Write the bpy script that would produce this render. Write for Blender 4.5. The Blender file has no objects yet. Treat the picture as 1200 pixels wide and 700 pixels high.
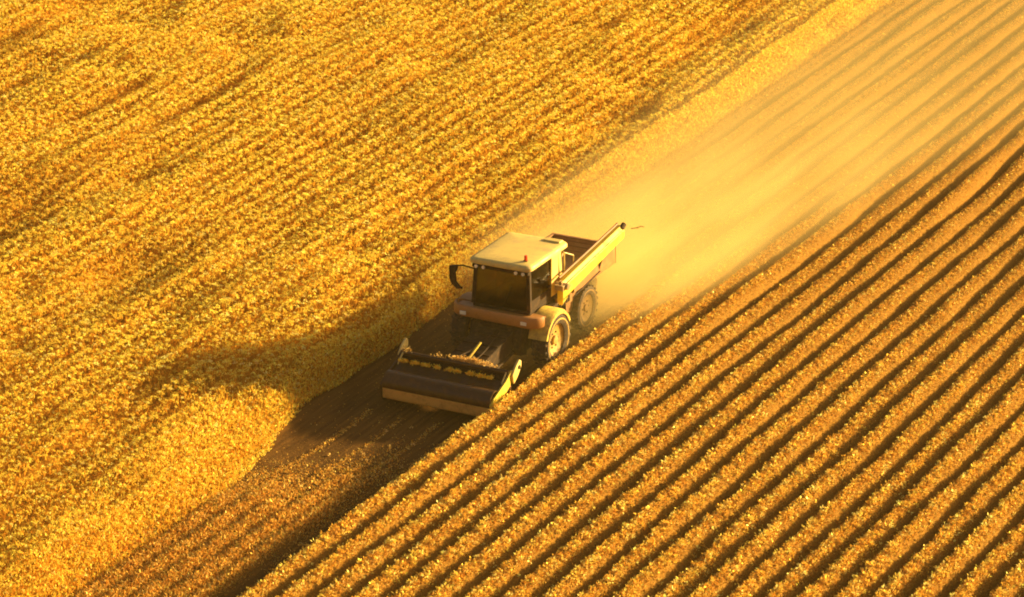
import bpy, bmesh, math, random
import numpy as np
from mathutils import Vector, Matrix
R_ = math.radians
SC = bpy.context.scene
COL = SC.collection
random.seed(7); rng = np.random.default_rng(7)

# ------------------------------------------------------------------ camera, sky, sun, exposure
PITCH, YAW, FPX, DIST = R_(21), R_(27), 4000.0, 95.0
Fv = Vector((-math.sin(YAW)*math.cos(PITCH), math.cos(YAW)*math.cos(PITCH), -math.sin(PITCH)))
Rv = Vector((math.cos(YAW), math.sin(YAW), 0)); Uv = Rv.cross(Fv)
CAM = -(Fv*DIST + Rv*(-2/FPX*DIST) + Uv*(-69/FPX*DIST))
cd = bpy.data.cameras.new('camera'); cam = bpy.data.objects.new('camera', cd); COL.objects.link(cam)
cd.sensor_width = 36; cd.lens = 36*FPX/1200; cd.clip_start = 1; cd.clip_end = 20000
cd.shift_y = 0.0
cam.location = CAM
cam.rotation_euler = Matrix((Rv, Uv, -Fv)).transposed().to_euler()
cd.dof.use_dof = False
SC.camera = cam

SUN_EL = 13.0
SUN_DIR = Rv*math.cos(R_(21)) + Vector((-math.sin(YAW), math.cos(YAW), 0))*math.sin(R_(21))   # towards the sun, on the ground plane
SUN_DIR.normalize()
az = math.atan2(SUN_DIR.x, SUN_DIR.y)           # from +Y, clockwise
w = bpy.data.worlds.new("World"); SC.world = w; w.use_nodes = True
nt = w.node_tree; bg = nt.nodes['Background']
sky = nt.nodes.new('ShaderNodeTexSky'); sky.sky_type = 'NISHITA'; sky.sun_disc = False
sky.sun_elevation = R_(SUN_EL); sky.sun_rotation = az; sky.dust_density = 9.0; sky.ozone_density = 0.3; sky.air_density = 1.0
nt.links.new(sky.outputs[0], bg.inputs[0]); bg.inputs[1].default_value = 0.05
sl = bpy.data.lights.new('sun', 'SUN'); so = bpy.data.objects.new('sun', sl); COL.objects.link(so)
sl.energy = 5.0; sl.angle = R_(3.0); sl.color = (1.0, 0.74, 0.29)
sd = Vector((SUN_DIR.x*math.cos(R_(SUN_EL)), SUN_DIR.y*math.cos(R_(SUN_EL)), math.sin(R_(SUN_EL))))
so.rotation_euler = sd.to_track_quat('Z', 'Y').to_euler(); so.location = sd*60
SC.view_settings.view_transform = 'Standard'; SC.view_settings.look = 'None'
SC.view_settings.gamma = 1.0; SC.view_settings.exposure = 1.64
SC.render.engine = 'CYCLES'
SC.cycles.filter_width = 1.9; SC.cycles.max_bounces = 8; SC.cycles.volume_bounces = 5; SC.cycles.volume_step_rate = 1.0
SC.cycles.transparent_max_bounces = 12

# ------------------------------------------------------------------ helpers
def tag(o, label=None, cat=None, group=None, kind=None):
    if label: o['label'] = label
    if cat: o['category'] = cat
    if group: o['group'] = group
    if kind: o['kind'] = kind
    return o

def mat(name, col, rough=0.6, metal=0.0, dirt=None, dirt_amt=0.5, scale=6.0, bump=0.0, spec=0.5, trans=0.0):
    m = bpy.data.materials.new(name); m.use_nodes = True
    n = m.node_tree.nodes; l = m.node_tree.links; b = n['Principled BSDF']
    b.inputs['Base Color'].default_value = (*col, 1); b.inputs['Roughness'].default_value = rough
    b.inputs['Metallic'].default_value = metal; b.inputs['Specular IOR Level'].default_value = spec
    tc = n.new('ShaderNodeTexCoord')
    if dirt:
        no = n.new('ShaderNodeTexNoise'); no.inputs['Scale'].default_value = scale; no.inputs['Detail'].default_value = 8
        no.inputs['Roughness'].default_value = 0.7
        l.new(tc.outputs['Object'], no.inputs['Vector'])
        rp = n.new('ShaderNodeValToRGB'); rp.color_ramp.elements[0].position = 0.62-0.3*dirt_amt; rp.color_ramp.elements[1].position = 0.78-0.2*dirt_amt
        l.new(no.outputs['Fac'], rp.inputs[0])
        mx = n.new('ShaderNodeMix'); mx.data_type = 'RGBA'
        mx.inputs[6].default_value = (*col, 1); mx.inputs[7].default_value = (*dirt, 1)
        l.new(rp.outputs[0], mx.inputs[0]); l.new(mx.outputs[2], b.inputs['Base Color'])
        mr = n.new('ShaderNodeMapRange'); mr.inputs['To Min'].default_value = rough; mr.inputs['To Max'].default_value = 0.85
        l.new(rp.outputs[0], mr.inputs['Value']); l.new(mr.outputs[0], b.inputs['Roughness'])
        if bump:
            bp = n.new('ShaderNodeBump'); bp.inputs['Strength'].default_value = bump; bp.inputs['Distance'].default_value = 0.01
            l.new(no.outputs['Fac'], bp.inputs['Height']); l.new(bp.outputs[0], b.inputs['Normal'])
    return m

def leaf_mat(name, trans=0.35, gloss=0.15):
    """thin straw and leaves; each leaf carries its own colour in the attribute 'tint'"""
    m = bpy.data.materials.new(name); m.use_nodes = True
    n = m.node_tree.nodes; l = m.node_tree.links; n.remove(n['Principled BSDF']); out = n['Material Output']
    at = n.new('ShaderNodeAttribute'); at.attribute_name = 'tint'
    d = n.new('ShaderNodeBsdfDiffuse'); t = n.new('ShaderNodeBsdfTranslucent'); g = n.new('ShaderNodeBsdfGlossy')
    g.inputs['Roughness'].default_value = 0.38
    l.new(at.outputs['Color'], d.inputs[0]); l.new(at.outputs['Color'], t.inputs[0]); l.new(at.outputs['Color'], g.inputs[0])
    m1 = n.new('ShaderNodeMixShader'); m1.inputs[0].default_value = trans; l.new(d.outputs[0], m1.inputs[1]); l.new(t.outputs[0], m1.inputs[2])
    m2 = n.new('ShaderNodeMixShader'); m2.inputs[0].default_value = gloss; l.new(m1.outputs[0], m2.inputs[1]); l.new(g.outputs[0], m2.inputs[2])
    l.new(m2.outputs[0], out.inputs[0])
    return m

def link_mesh(name, me, material=None, parent=None):
    o = bpy.data.objects.new(name, me); COL.objects.link(o)
    if material: me.materials.append(material)
    if parent: o.parent = parent
    return o

class MB:
    """collects primitives into one mesh"""
    def __init__(s): s.v = []; s.f = []
    def add(s, v, f):
        k = len(s.v); s.v += [tuple(p) for p in v]; s.f += [tuple(i+k for i in q) for q in f]; return s
    def box(s, x0, x1, y0, y1, z0, z1, M=None):
        v = [Vector((x, y, z)) for z in (z0, z1) for y in (y0, y1) for x in (x0, x1)]
        if M: v = [M @ p for p in v]
        return s.add(v, [(0,2,3,1),(4,5,7,6),(0,1,5,4),(2,6,7,3),(0,4,6,2),(1,3,7,5)])
    def prism(s, poly, a0, a1, axis='x', M=None):
        """poly of 2-D points extruded along an axis; x: poly is (y,z); z: poly is (x,y); y: poly is (x,z)"""
        def mk(p, t):
            q = {'x': (t, p[0], p[1]), 'z': (p[0], p[1], t), 'y': (p[0], t, p[1])}[axis]
            q = Vector(q); return M @ q if M else q
        n = len(poly)
        v = [mk(p, a0) for p in poly] + [mk(p, a1) for p in poly]
        f = [tuple(range(n)), tuple(range(2*n-1, n-1, -1))] + [(i, i+n, (i+1) % n + n, (i+1) % n) for i in range(n)]
        return s.add(v, f)
    def tube(s, p, q, r0, r1=None, n=12, caps=True):
        p = Vector(p); q = Vector(q); r1 = r0 if r1 is None else r1
        d = (q-p).normalized(); a = d.orthogonal().normalized(); b = d.cross(a)
        v = [p + (a*math.cos(2*math.pi*i/n) + b*math.sin(2*math.pi*i/n))*r0 for i in range(n)]
        v += [q + (a*math.cos(2*math.pi*i/n) + b*math.sin(2*math.pi*i/n))*r1 for i in range(n)]
        f = [(i, (i+1) % n, (i+1) % n + n, i+n) for i in range(n)]
        if caps: f += [tuple(range(n-1, -1, -1)), tuple(range(n, 2*n))]
        return s.add(v, f)
    def path(s, pts, r, n=8):
        for a, b in zip(pts[:-1], pts[1:]): s.tube(a, b, r, n=n)
        return s
    def lathe_x(s, prof, c, n=40):
        """prof: (x, r) revolved about an axis along X through c"""
        k = len(prof); v = []
        for i in range(n):
            t = 2*math.pi*i/n
            for x, r in prof: v.append((c[0]+x, c[1]+r*math.cos(t), c[2]+r*math.sin(t)))
        f = [(i*k+j, i*k+j+1, ((i+1) % n)*k+j+1, ((i+1) % n)*k+j) for i in range(n) for j in range(k-1)]
        return s.add(v, f)
    def build(s, name, material, parent=None, bevel=0.0, smooth=False, seg=2):
        me = bpy.data.meshes.new(name); me.from_pydata(s.v, [], s.f)
        bm = bmesh.new(); bm.from_mesh(me); bmesh.ops.recalc_face_normals(bm, faces=bm.faces)
        if bevel:
            ed = [e for e in bm.edges if len(e.link_faces) == 2 and e.calc_face_angle(0) > 0.5]
            bmesh.ops.bevel(bm, geom=ed, offset=bevel, segments=seg, affect='EDGES', profile=0.6)
        bm.to_mesh(me); bm.free()
        if smooth:
            me.polygons.foreach_set('use_smooth', [True]*len(me.polygons)); me.set_sharp_from_angle(angle=R_(38))
        return link_mesh(name, me, material, parent)

# smooth value noise
_T = rng.random((256, 256))
def noise(x, y):
    xi = np.floor(x).astype(int); yi = np.floor(y).astype(int); fx = x-xi; fy = y-yi
    fx = fx*fx*(3-2*fx); fy = fy*fy*(3-2*fy)
    a = _T[xi % 256, yi % 256]; b = _T[(xi+1) % 256, yi % 256]; c = _T[xi % 256, (yi+1) % 256]; d = _T[(xi+1) % 256, (yi+1) % 256]
    return (a*(1-fx)+b*fx)*(1-fy) + (c*(1-fx)+d*fx)*fy      # 0..1
def fbm(x, y, o=3):
    s = 0; a = 1; t = 0
    for k in range(o): s = s + a*noise(x*2**k+17.3*k, y*2**k+5.1*k); t += a; a *= 0.5
    return s/t
def sstep(a, b, x):
    t = np.clip((x-a)/(b-a), 0, 1); return t*t*(3-2*t)

# ------------------------------------------------------------------ shape of the field
SP = 0.78                                                  # spacing of the cut rows
def row_coord(x, y):
    """row number as a smoothly wandering coordinate: integer on each crest"""
    wob = (fbm(x*0.10+3, y*0.06+9, 2)-0.5)*0.45*sstep(2.0, 5.0, x) + (noise(x*0.9+40, y*0.14)-0.5)*0.08 + (noise(x*1.3+11, y*0.8)-0.5)*0.07
    return (x - 1.97 + wob)/SP
def edge_x(y):                                             # edge of the standing crop
    return -3.15 + (fbm(y*0.25, y*0+3.7, 3)-0.5)*0.7 + 0.25*sstep(-8, -16, y) - 0.55*np.exp(-((y+6.5)/2.6)**2)
LOWROW = 11
def H_ridge(x, y):
    u = row_coord(x, y); i = np.round(u); t = u-i
    hgt = 0.45 + 0.15*sstep(12, -4, y) + 0.16*(noise(i*7.31+0.5, y*0.07+i*3.1)-0.5) + 0.10*(noise(i*1.7+90, y*0.35)-0.5)
    hgt = np.where(i == LOWROW, hgt*0.88, hgt)
    wd = 0.40 + 0.05*noise(i*3.3, y*0.2+8)
    prof = np.clip(1-(np.abs(t)/(wd*1.22))**2.3, 0, 1)**0.85
    return hgt*prof
def H(x, y):
    """height of the ground and of the straw lying on it"""
    cutz = H_ridge(x, y)*np.maximum(sstep(1.25, 1.55, x), sstep(5.0, 10.0, y)*sstep(-3.3, -3.0, x)*0.85)
    # swath behind and before the machine
    behind = sstep(3.5, 8.0, y)
    sw = 0.03*(noise(x*1.5, y*0.6)-0.5)*behind
    sw = sw + 0.03*np.cos(x*2*np.pi/0.28)*sstep(-3.2, -2.8, x)*sstep(1.4, 1.0, x)*sstep(0, 5, y)
    front = sstep(-6.4, -11.0, y + 1.2*np.abs(x-0.15) + 3.4*(fbm(x*1.7, y*0.45, 2)-0.5))
    lane = sstep(0.95, 0.65, x + 0.3*(noise(y*0.5, x*0+1)-0.5))
    sw = sw + front*lane*(0.14 + 0.05*np.cos(x*2*np.pi/0.62+0.6))*sstep(-3.6, -2.6, x)
    sw = np.where(x < 1.45, sw, 0)
    bare = sstep(-12.5, -9.0, y + 1.2*(x+0.4)*0.6)*sstep(6, 1, y)
    sw = sw - 0.10*bare*sstep(-3.3, -2.5, x)*sstep(1.6, 1.2, x) - 0.02*np.exp(-((x-1.2)/0.3)**2)*sstep(-7, -10, y)
    fine = 0.05*(fbm(x*4, y*3, 3)-0.5) + 0.03*(noise(x*11, y*9)-0.5)
    rough = np.where(x > 1.4, 0.6, 1.0)*np.where((x < 1.4) & (y < 6) & (front*lane < 0.3), 0.5, 1.0)
    return cutz + sw + fine*rough
def H_stand(x, y):
    """height of the standing crop's tops; slopes down at its edge, gently in front of the machine"""
    e = edge_x(y)
    soft = np.maximum(sstep(-3.0, -8.5, y), 0.55*sstep(3.0, 9.0, y))
    wdt = 0.45 + 1.6*soft + 1.3*np.exp(-((y+8.0)/3.5)**2)
    d = (e + 1.1*soft - x)/wdt
    k = sstep(0, 1, d)**0.8
    xx = x + 0.5*(fbm(x*0.25, y*0.09, 2)-0.5)
    t = xx/0.56
    rows = np.cos(2*np.pi*t)
    bands = noise(xx*1.0+70, y*0.11)-0.5 + 0.7*(noise(xx*2.1+20, y*0.30+5)-0.5)     # uneven bands along the drilling
    big = fbm(x*0.16+5, y*0.07, 3)-0.5
    amp = 0.115*(0.6+0.6*fbm(x*0.11+60, y*0.08+9, 2))*(0.6+0.7*sstep(-6, 16, y))*(0.45+0.55*sstep(-24, -11, x))
    streak = sstep(0.56, 0.74, fbm(x*0.75+31, y*0.10+12, 3)) + 0.7*sstep(0.60, 0.75, fbm(x*0.5+7, y*0.28+50, 3))
    return k*(0.86 - 0.24*streak + amp*rows + 0.31*bands + 0.25*big + 0.04*np.cos(2*np.pi*(y/0.34+noise(np.round(t)*3.7, y*0.3)*1.5)))

XA, XB, YA, YB = -40.0, 27.0, -34.0, 58.0                  # detailed part of the field

def grid_mesh(name, xs, ys, fn, material, parent=None, mask=None, tint=None):
    X, Y = np.meshgrid(xs, ys, indexing='ij'); Z = fn(X, Y)
    co = np.stack([X, Y, Z], -1).reshape(-1, 3).astype(np.float32)
    a = np.arange(len(xs)-1)[:, None]*len(ys) + np.arange(len(ys)-1)[None, :]
    q = np.stack([a, a+len(ys), a+len(ys)+1, a+1], -1)
    if mask is not None:
        q = q[mask(X, Y)[:-1, :-1]]
    q = q.reshape(-1, 4)
    me = raw_mesh(name, co, q)
    me.polygons.foreach_set('use_smooth', np.ones(len(q), bool))
    return link_mesh(name, me, material, parent)

def raw_mesh(name, co, quads):
    me = bpy.data.meshes.new(name); n = len(quads)
    me.vertices.add(len(co)); me.vertices.foreach_set('co', np.ascontiguousarray(co, np.float32).ravel())
    me.loops.add(n*4); me.loops.foreach_set('vertex_index', quads.astype(np.int32).ravel())
    me.polygons.add(n); me.polygons.foreach_set('loop_start', np.arange(n, dtype=np.int32)*4)
    me.update(calc_edges=True); return me

def leaves(P, D, Wd, L, W, C):
    """diamond leaves: base P, unit direction D, width direction Wd, length L, width W, colour C; a slight fold along the middle"""
    N = len(P); nrm = np.cross(D, Wd)
    L = L[:, None]; W = W[:, None]
    v = np.empty((N, 4, 3)); mid = P + D*L*0.45
    v[:, 0] = P; v[:, 1] = mid + Wd*W*0.5 + nrm*W*0.12; v[:, 2] = P + D*L; v[:, 3] = mid - Wd*W*0.5 + nrm*W*0.12
    return v.reshape(-1, 3), np.repeat(C, 4, axis=0)
def unit(a): return a/np.maximum(np.linalg.norm(a, axis=1, keepdims=True), 1e-6)
def leaf_object(name, parts, material, extra=None):
    co = np.concatenate([p[0] for p in parts]); tc = np.concatenate([p[1] for p in parts])
    q = np.arange(len(co)).reshape(-1, 4)
    if extra is not None:                                   # (co, quads, tint) of a supporting surface in the same mesh
        q = np.concatenate([q, extra[1]+len(co)]); co = np.concatenate([co, extra[0]]); tc = np.concatenate([tc, extra[2]])
    me = raw_mesh(name, co, q)
    at = me.attributes.new('tint', 'FLOAT_COLOR', 'POINT')
    at.data.foreach_set('color', np.concatenate([tc, np.ones((len(tc), 1))], 1).astype(np.float32).ravel())
    return link_mesh(name, me, material)
def palette(N, cols, wts, spread=0.15):
    cols = np.array(cols); i = rng.choice(len(cols), N, p=np.array(wts)/sum(wts))
    return np.clip(cols[i]*(1+spread*rng.standard_normal((N, 1))), 0.004, 0.95)
def rand_dirs(N, up=0.5, spread=1.0):
    d = rng.standard_normal((N, 3))*spread; d[:, 2] = np.abs(d[:, 2])*0.5+up; return unit(d)
def side_dirs(D):
    r = rng.standard_normal(D.shape); return unit(np.cross(D, r))
_c = np.array(CAM); _f = np.array(Fv); _r = np.array(Rv); _u = np.array(Uv)
def near_view(x, y, z=0.5, m=70):
    """True where the photograph could see the place, with a margin: there the plants stand at full density"""
    d = np.stack([x-_c[0], y-_c[1], np.full_like(x, z)-_c[2]], -1); w = d@_f
    px = FPX*(d@_r)/w; py = FPX*(d@_u)/w
    return (np.abs(px) < 600+m) & (np.abs(py) < 350+m)

# ------------------------------------------------------------------ materials of the field
def soil_material():
    m = bpy.data.materials.new('soil_and_straw'); m.use_nodes = True
    n = m.node_tree.nodes; l = m.node_tree.links; b = n['Principled BSDF']
    b.inputs['Roughness'].default_value = 0.95; b.inputs['Specular IOR Level'].default_value = 0.1
    tc = n.new('ShaderNodeTexCoord')
    at = n.new('ShaderNodeAttribute'); at.attribute_name = 'straw'
    no = n.new('ShaderNodeTexNoise'); no.inputs['Scale'].default_value = 14; no.inputs['Detail'].default_value = 8; no.inputs['Roughness'].default_value = 0.75
    l.new(tc.outputs['Object'], no.inputs['Vector'])
    mp = n.new('ShaderNodeMapping'); mp.inputs['Scale'].default_value = (9, 0.5, 1); l.new(tc.outputs['Object'], mp.inputs[0])
    ns = n.new('ShaderNodeTexNoise'); ns.inputs['Scale'].default_value = 1.0; ns.inputs['Detail'].default_value = 6; l.new(mp.outputs[0], ns.inputs['Vector'])
    r1 = n.new('ShaderNodeValToRGB'); e = r1.color_ramp.elements
    e[0].position = 0.3; e[0].color = (0.19, 0.080, 0.011, 1); e[1].position = 0.72; e[1].color = (0.37, 0.185, 0.026, 1)  # straw tone kept low: some of the ridge flanks' shade is in this colour
    l.new(no.outputs['Fac'], r1.inputs[0])
    r2 = n.new('ShaderNodeValToRGB'); e = r2.color_ramp.elements
    e[0].position = 0.35; e[0].color = (0.070, 0.030, 0.006, 1); e[1].position = 0.75; e[1].color = (0.17, 0.078, 0.015, 1)
    l.new(ns.outputs['Fac'], r2.inputs[0])
    mx = n.new('ShaderNodeMix'); mx.data_type = 'RGBA'; l.new(at.outputs['Fac'], mx.inputs[0]); l.new(r2.outputs[0], mx.inputs[6]); l.new(r1.outputs[0], mx.inputs[7])
    l.new(mx.outputs[2], b.inputs['Base Color'])
    bp = n.new('ShaderNodeBump'); bp.inputs['Strength'].default_value = 0.8; bp.inputs['Distance'].default_value = 0.04
    l.new(no.outputs['Fac'], bp.inputs['Height']); l.new(bp.outputs[0], b.inputs['Normal'])
    return m
M_soil = soil_material()
M_leaf = leaf_mat('ripe_crop', 0.50, 0.025)
M_straw = leaf_mat('cut_straw', 0.28, 0.07)

# ------------------------------------------------------------------ ground: one sheet to the horizon
def spread(lo, hi, step, far):
    c = np.arange(lo, hi+1e-6, step); o = np.geomspace(1.5, far, 26)
    return np.concatenate([lo-o[::-1], c, hi+o])
xs = np.concatenate([-40-np.geomspace(2, 6000, 18)[::-1], np.arange(-40, -5, 0.9), np.arange(-5, XB, 0.055), XB+np.geomspace(0.8, 6000, 24)])
ys = np.concatenate([YA-np.geomspace(2, 6000, 22)[::-1], np.arange(YA, YB, 0.13), YB+np.geomspace(1, 9000, 24)])
def H_ground(x, y):
    fade = sstep(XB+4, XB, x)*sstep(YA-3, YA, y)*sstep(YB+3, YB, y)
    return H(x, y)*fade
ground = grid_mesh('ground', xs, ys, H_ground, M_soil)
me = ground.data; co = np.empty(len(me.vertices)*3, np.float32); me.vertices.foreach_get('co', co); co = co.reshape(-1, 3)
gx, gy = co[:, 0].astype(float), co[:, 1].astype(float)
straw = np.where(gx > 1.45, 0.55+0.45*sstep(0.02, 0.14, co[:, 2]), 0.75*sstep(0.02, 0.14, co[:, 2]))
straw = np.maximum(straw, 0.8*sstep(3, 9, gy)*(gx < 1.5))
straw = np.where((np.abs(gx) > 60) | (np.abs(gy) > 80) | (gx > XB), 0.8, straw)
at = me.attributes.new('straw', 'FLOAT', 'POINT'); at.data.foreach_set('value', straw.astype(np.float32))
tag(ground, 'bare brown field soil with low ridges of cut straw running to the horizon', kind='structure')

# ------------------------------------------------------------------ straw on the cut rows
STRAW_C = [(0.76, 0.44, 0.09), (0.62, 0.31, 0.05), (0.86, 0.60, 0.18), (0.48, 0.20, 0.03), (0.60, 0.47, 0.09)]
def straw_rows():
    N = 3300000
    x = rng.uniform(-2.9, XB, N); y = rng.uniform(YA, YB, N)
    keep = (x > 1.35) | (y > 6.5); x, y = x[keep], y[keep]
    keep = near_view(x, y, 0.3) | (rng.random(len(x)) < 0.12)
    x, y = x[keep], y[keep]
    u = row_coord(x, y); t = np.abs(u-np.round(u))
    near = sstep(30, -8, y)
    pr = 0.95 + 0.10*sstep(0.36, 0.06, t)
    keep = rng.random(len(x)) < pr*(0.45+0.55*near); x, y, t, near = x[keep], y[keep], t[keep], near[keep]
    n = len(x); z = H(x, y)
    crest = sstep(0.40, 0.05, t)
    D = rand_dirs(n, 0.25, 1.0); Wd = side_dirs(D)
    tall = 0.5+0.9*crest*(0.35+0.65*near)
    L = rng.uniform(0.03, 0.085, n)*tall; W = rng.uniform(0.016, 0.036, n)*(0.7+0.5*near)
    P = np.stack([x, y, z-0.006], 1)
    C = palette(n, STRAW_C, [4, 4, 1.0, 2.6, 0.6], 0.12)*(0.62+0.45*crest[:, None])  # tint falls off from crest to flank: ridge shading put into the leaf colour
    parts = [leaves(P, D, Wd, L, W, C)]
    # small leafy clumps standing on the crests
    M = 100000
    i = rng.integers(-6, 34, M); y = rng.uniform(YA, 40, M); x = 1.97+i*SP
    for _ in range(4): x = x - (row_coord(x, y)-i)*SP*0.9
    x = x + rng.normal(0.015, 0.125, M)
    k = (near_view(x, y, 0.3) | (rng.random(M) < 0.2)) & (rng.random(M) < 0.25+0.75*sstep(26, -6, y)) & ((x > 1.4) | ((y > 8) & (x > -2.7))); x, y = x[k], y[k]; n = len(x)
    z = H(x, y); K = 9
    r = rng.uniform(0.024, 0.055, n)*(0.6+0.55*sstep(14, -10, y))
    off = unit(rng.standard_normal((n*K, 3))); rr = np.repeat(r, K)
    P = np.repeat(np.stack([x, y, z+r*0.6], 1), K, 0) + off*rr[:, None]*0.7
    D = unit(off + np.array([0, 0, 0.4])); Wd = side_dirs(D)
    C = np.repeat(palette(n, [(0.90, 0.60, 0.11), (0.95, 0.75, 0.22), (0.76, 0.42, 0.06), (0.70, 0.56, 0.10)], [4, 2, 3, 0.7], 0.12), K, 0)*(1+0.12*rng.standard_normal((n*K, 1)))
    parts.append(leaves(P, D, Wd, rr*rng.uniform(0.9, 1.6, n*K), rr*rng.uniform(0.6, 1.0, n*K), np.clip(C, 0.01, 0.95)))
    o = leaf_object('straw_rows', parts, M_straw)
    tag(o, 'long parallel rows of golden cut straw and leaves to the right of the harvester', kind='stuff')
straw_rows()

# ------------------------------------------------------------------ stubble in the lane the harvester drives in
def stubble():
    parts = []
    N = 520000
    x = rng.uniform(-3.6, 1.5, N); y = rng.uniform(YA, YB, N)
    front = sstep(-6.0, -11.0, y + 1.2*np.abs(x-0.15) + 3.4*(fbm(x*1.7, y*0.45, 2)-0.5))*sstep(1.0, 0.6, x + 0.3*(noise(y*0.5, x*0+1)-0.5))
    behind = sstep(2.0, 6.0, y)
    line = 0.5+0.5*np.cos(x*2*np.pi/0.28)
    wind = np.exp(-((x+2.2)/0.42)**2)
    pr = 0.02 + 0.95*front + behind*(0.10+0.30*line+0.5*wind) + 0.05*(line > 0.93)*(fbm(x*3, y*0.5) > 0.5)
    k = (rng.random(N) < pr) & (near_view(x, y, 0.2) | (rng.random(N) < 0.15)); x, y, front, line = x[k], y[k], front[k], line[k]
    n = len(x); z = H(x, y)
    D = rand_dirs(n, 0.5, 0.8); Wd = side_dirs(D)
    L = rng.uniform(0.04, 0.10, n)*(0.55+0.9*front); W = rng.uniform(0.015, 0.04, n)*(0.65+0.5*front)
    C = palette(n, STRAW_C, [4, 4, 1.5, 2.4, 1.0], 0.16)
    parts.append(leaves(np.stack([x, y, z-0.004], 1), D, Wd, L, W, C))
    # thin lines of straw left on the bare soil before the header
    for x0, ya, yb in ((-0.75, -13, -4.9), (0.30, -13, -4.8), (-1.75, -11, -4.8), (0.95, -15, -6)):
        n = 900; y = rng.uniform(ya, yb, n); x = x0+0.05*rng.standard_normal(n)+0.08*np.sin(y*0.7)
        D = rand_dirs(n, 0.1, 1.0); D[:, 1] *= 2; D = unit(D)
        parts.append(leaves(np.stack([x, y, H(x, y)-0.002], 1), D, side_dirs(D), rng.uniform(0.03, 0.09, n), rng.uniform(0.01, 0.03, n), palette(n, STRAW_C, [4, 4, 2, 2, 0.5])))
    # pale lumps of chaff
    n = 22; x = rng.uniform(-1.8, 1.6, n); y = rng.uniform(-14, -5, n); K = 8
    off = unit(rng.standard_normal((n*K, 3))); P = np.repeat(np.stack([x, y, H(x, y)+0.02], 1), K, 0)+off*0.02; D = unit(off+np.array([0, 0, .5]))
    parts.append(leaves(P, D, side_dirs(D), np.full(n*K, 0.05), np.full(n*K, 0.04), palette(n*K, [(0.78, 0.52, 0.18)], [1], 0.1)))
    o = leaf_object('stubble', parts, M_straw)
    tag(o, 'short stubble and scattered straw on the driving lane of the harvester', kind='stuff')
stubble()

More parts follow.
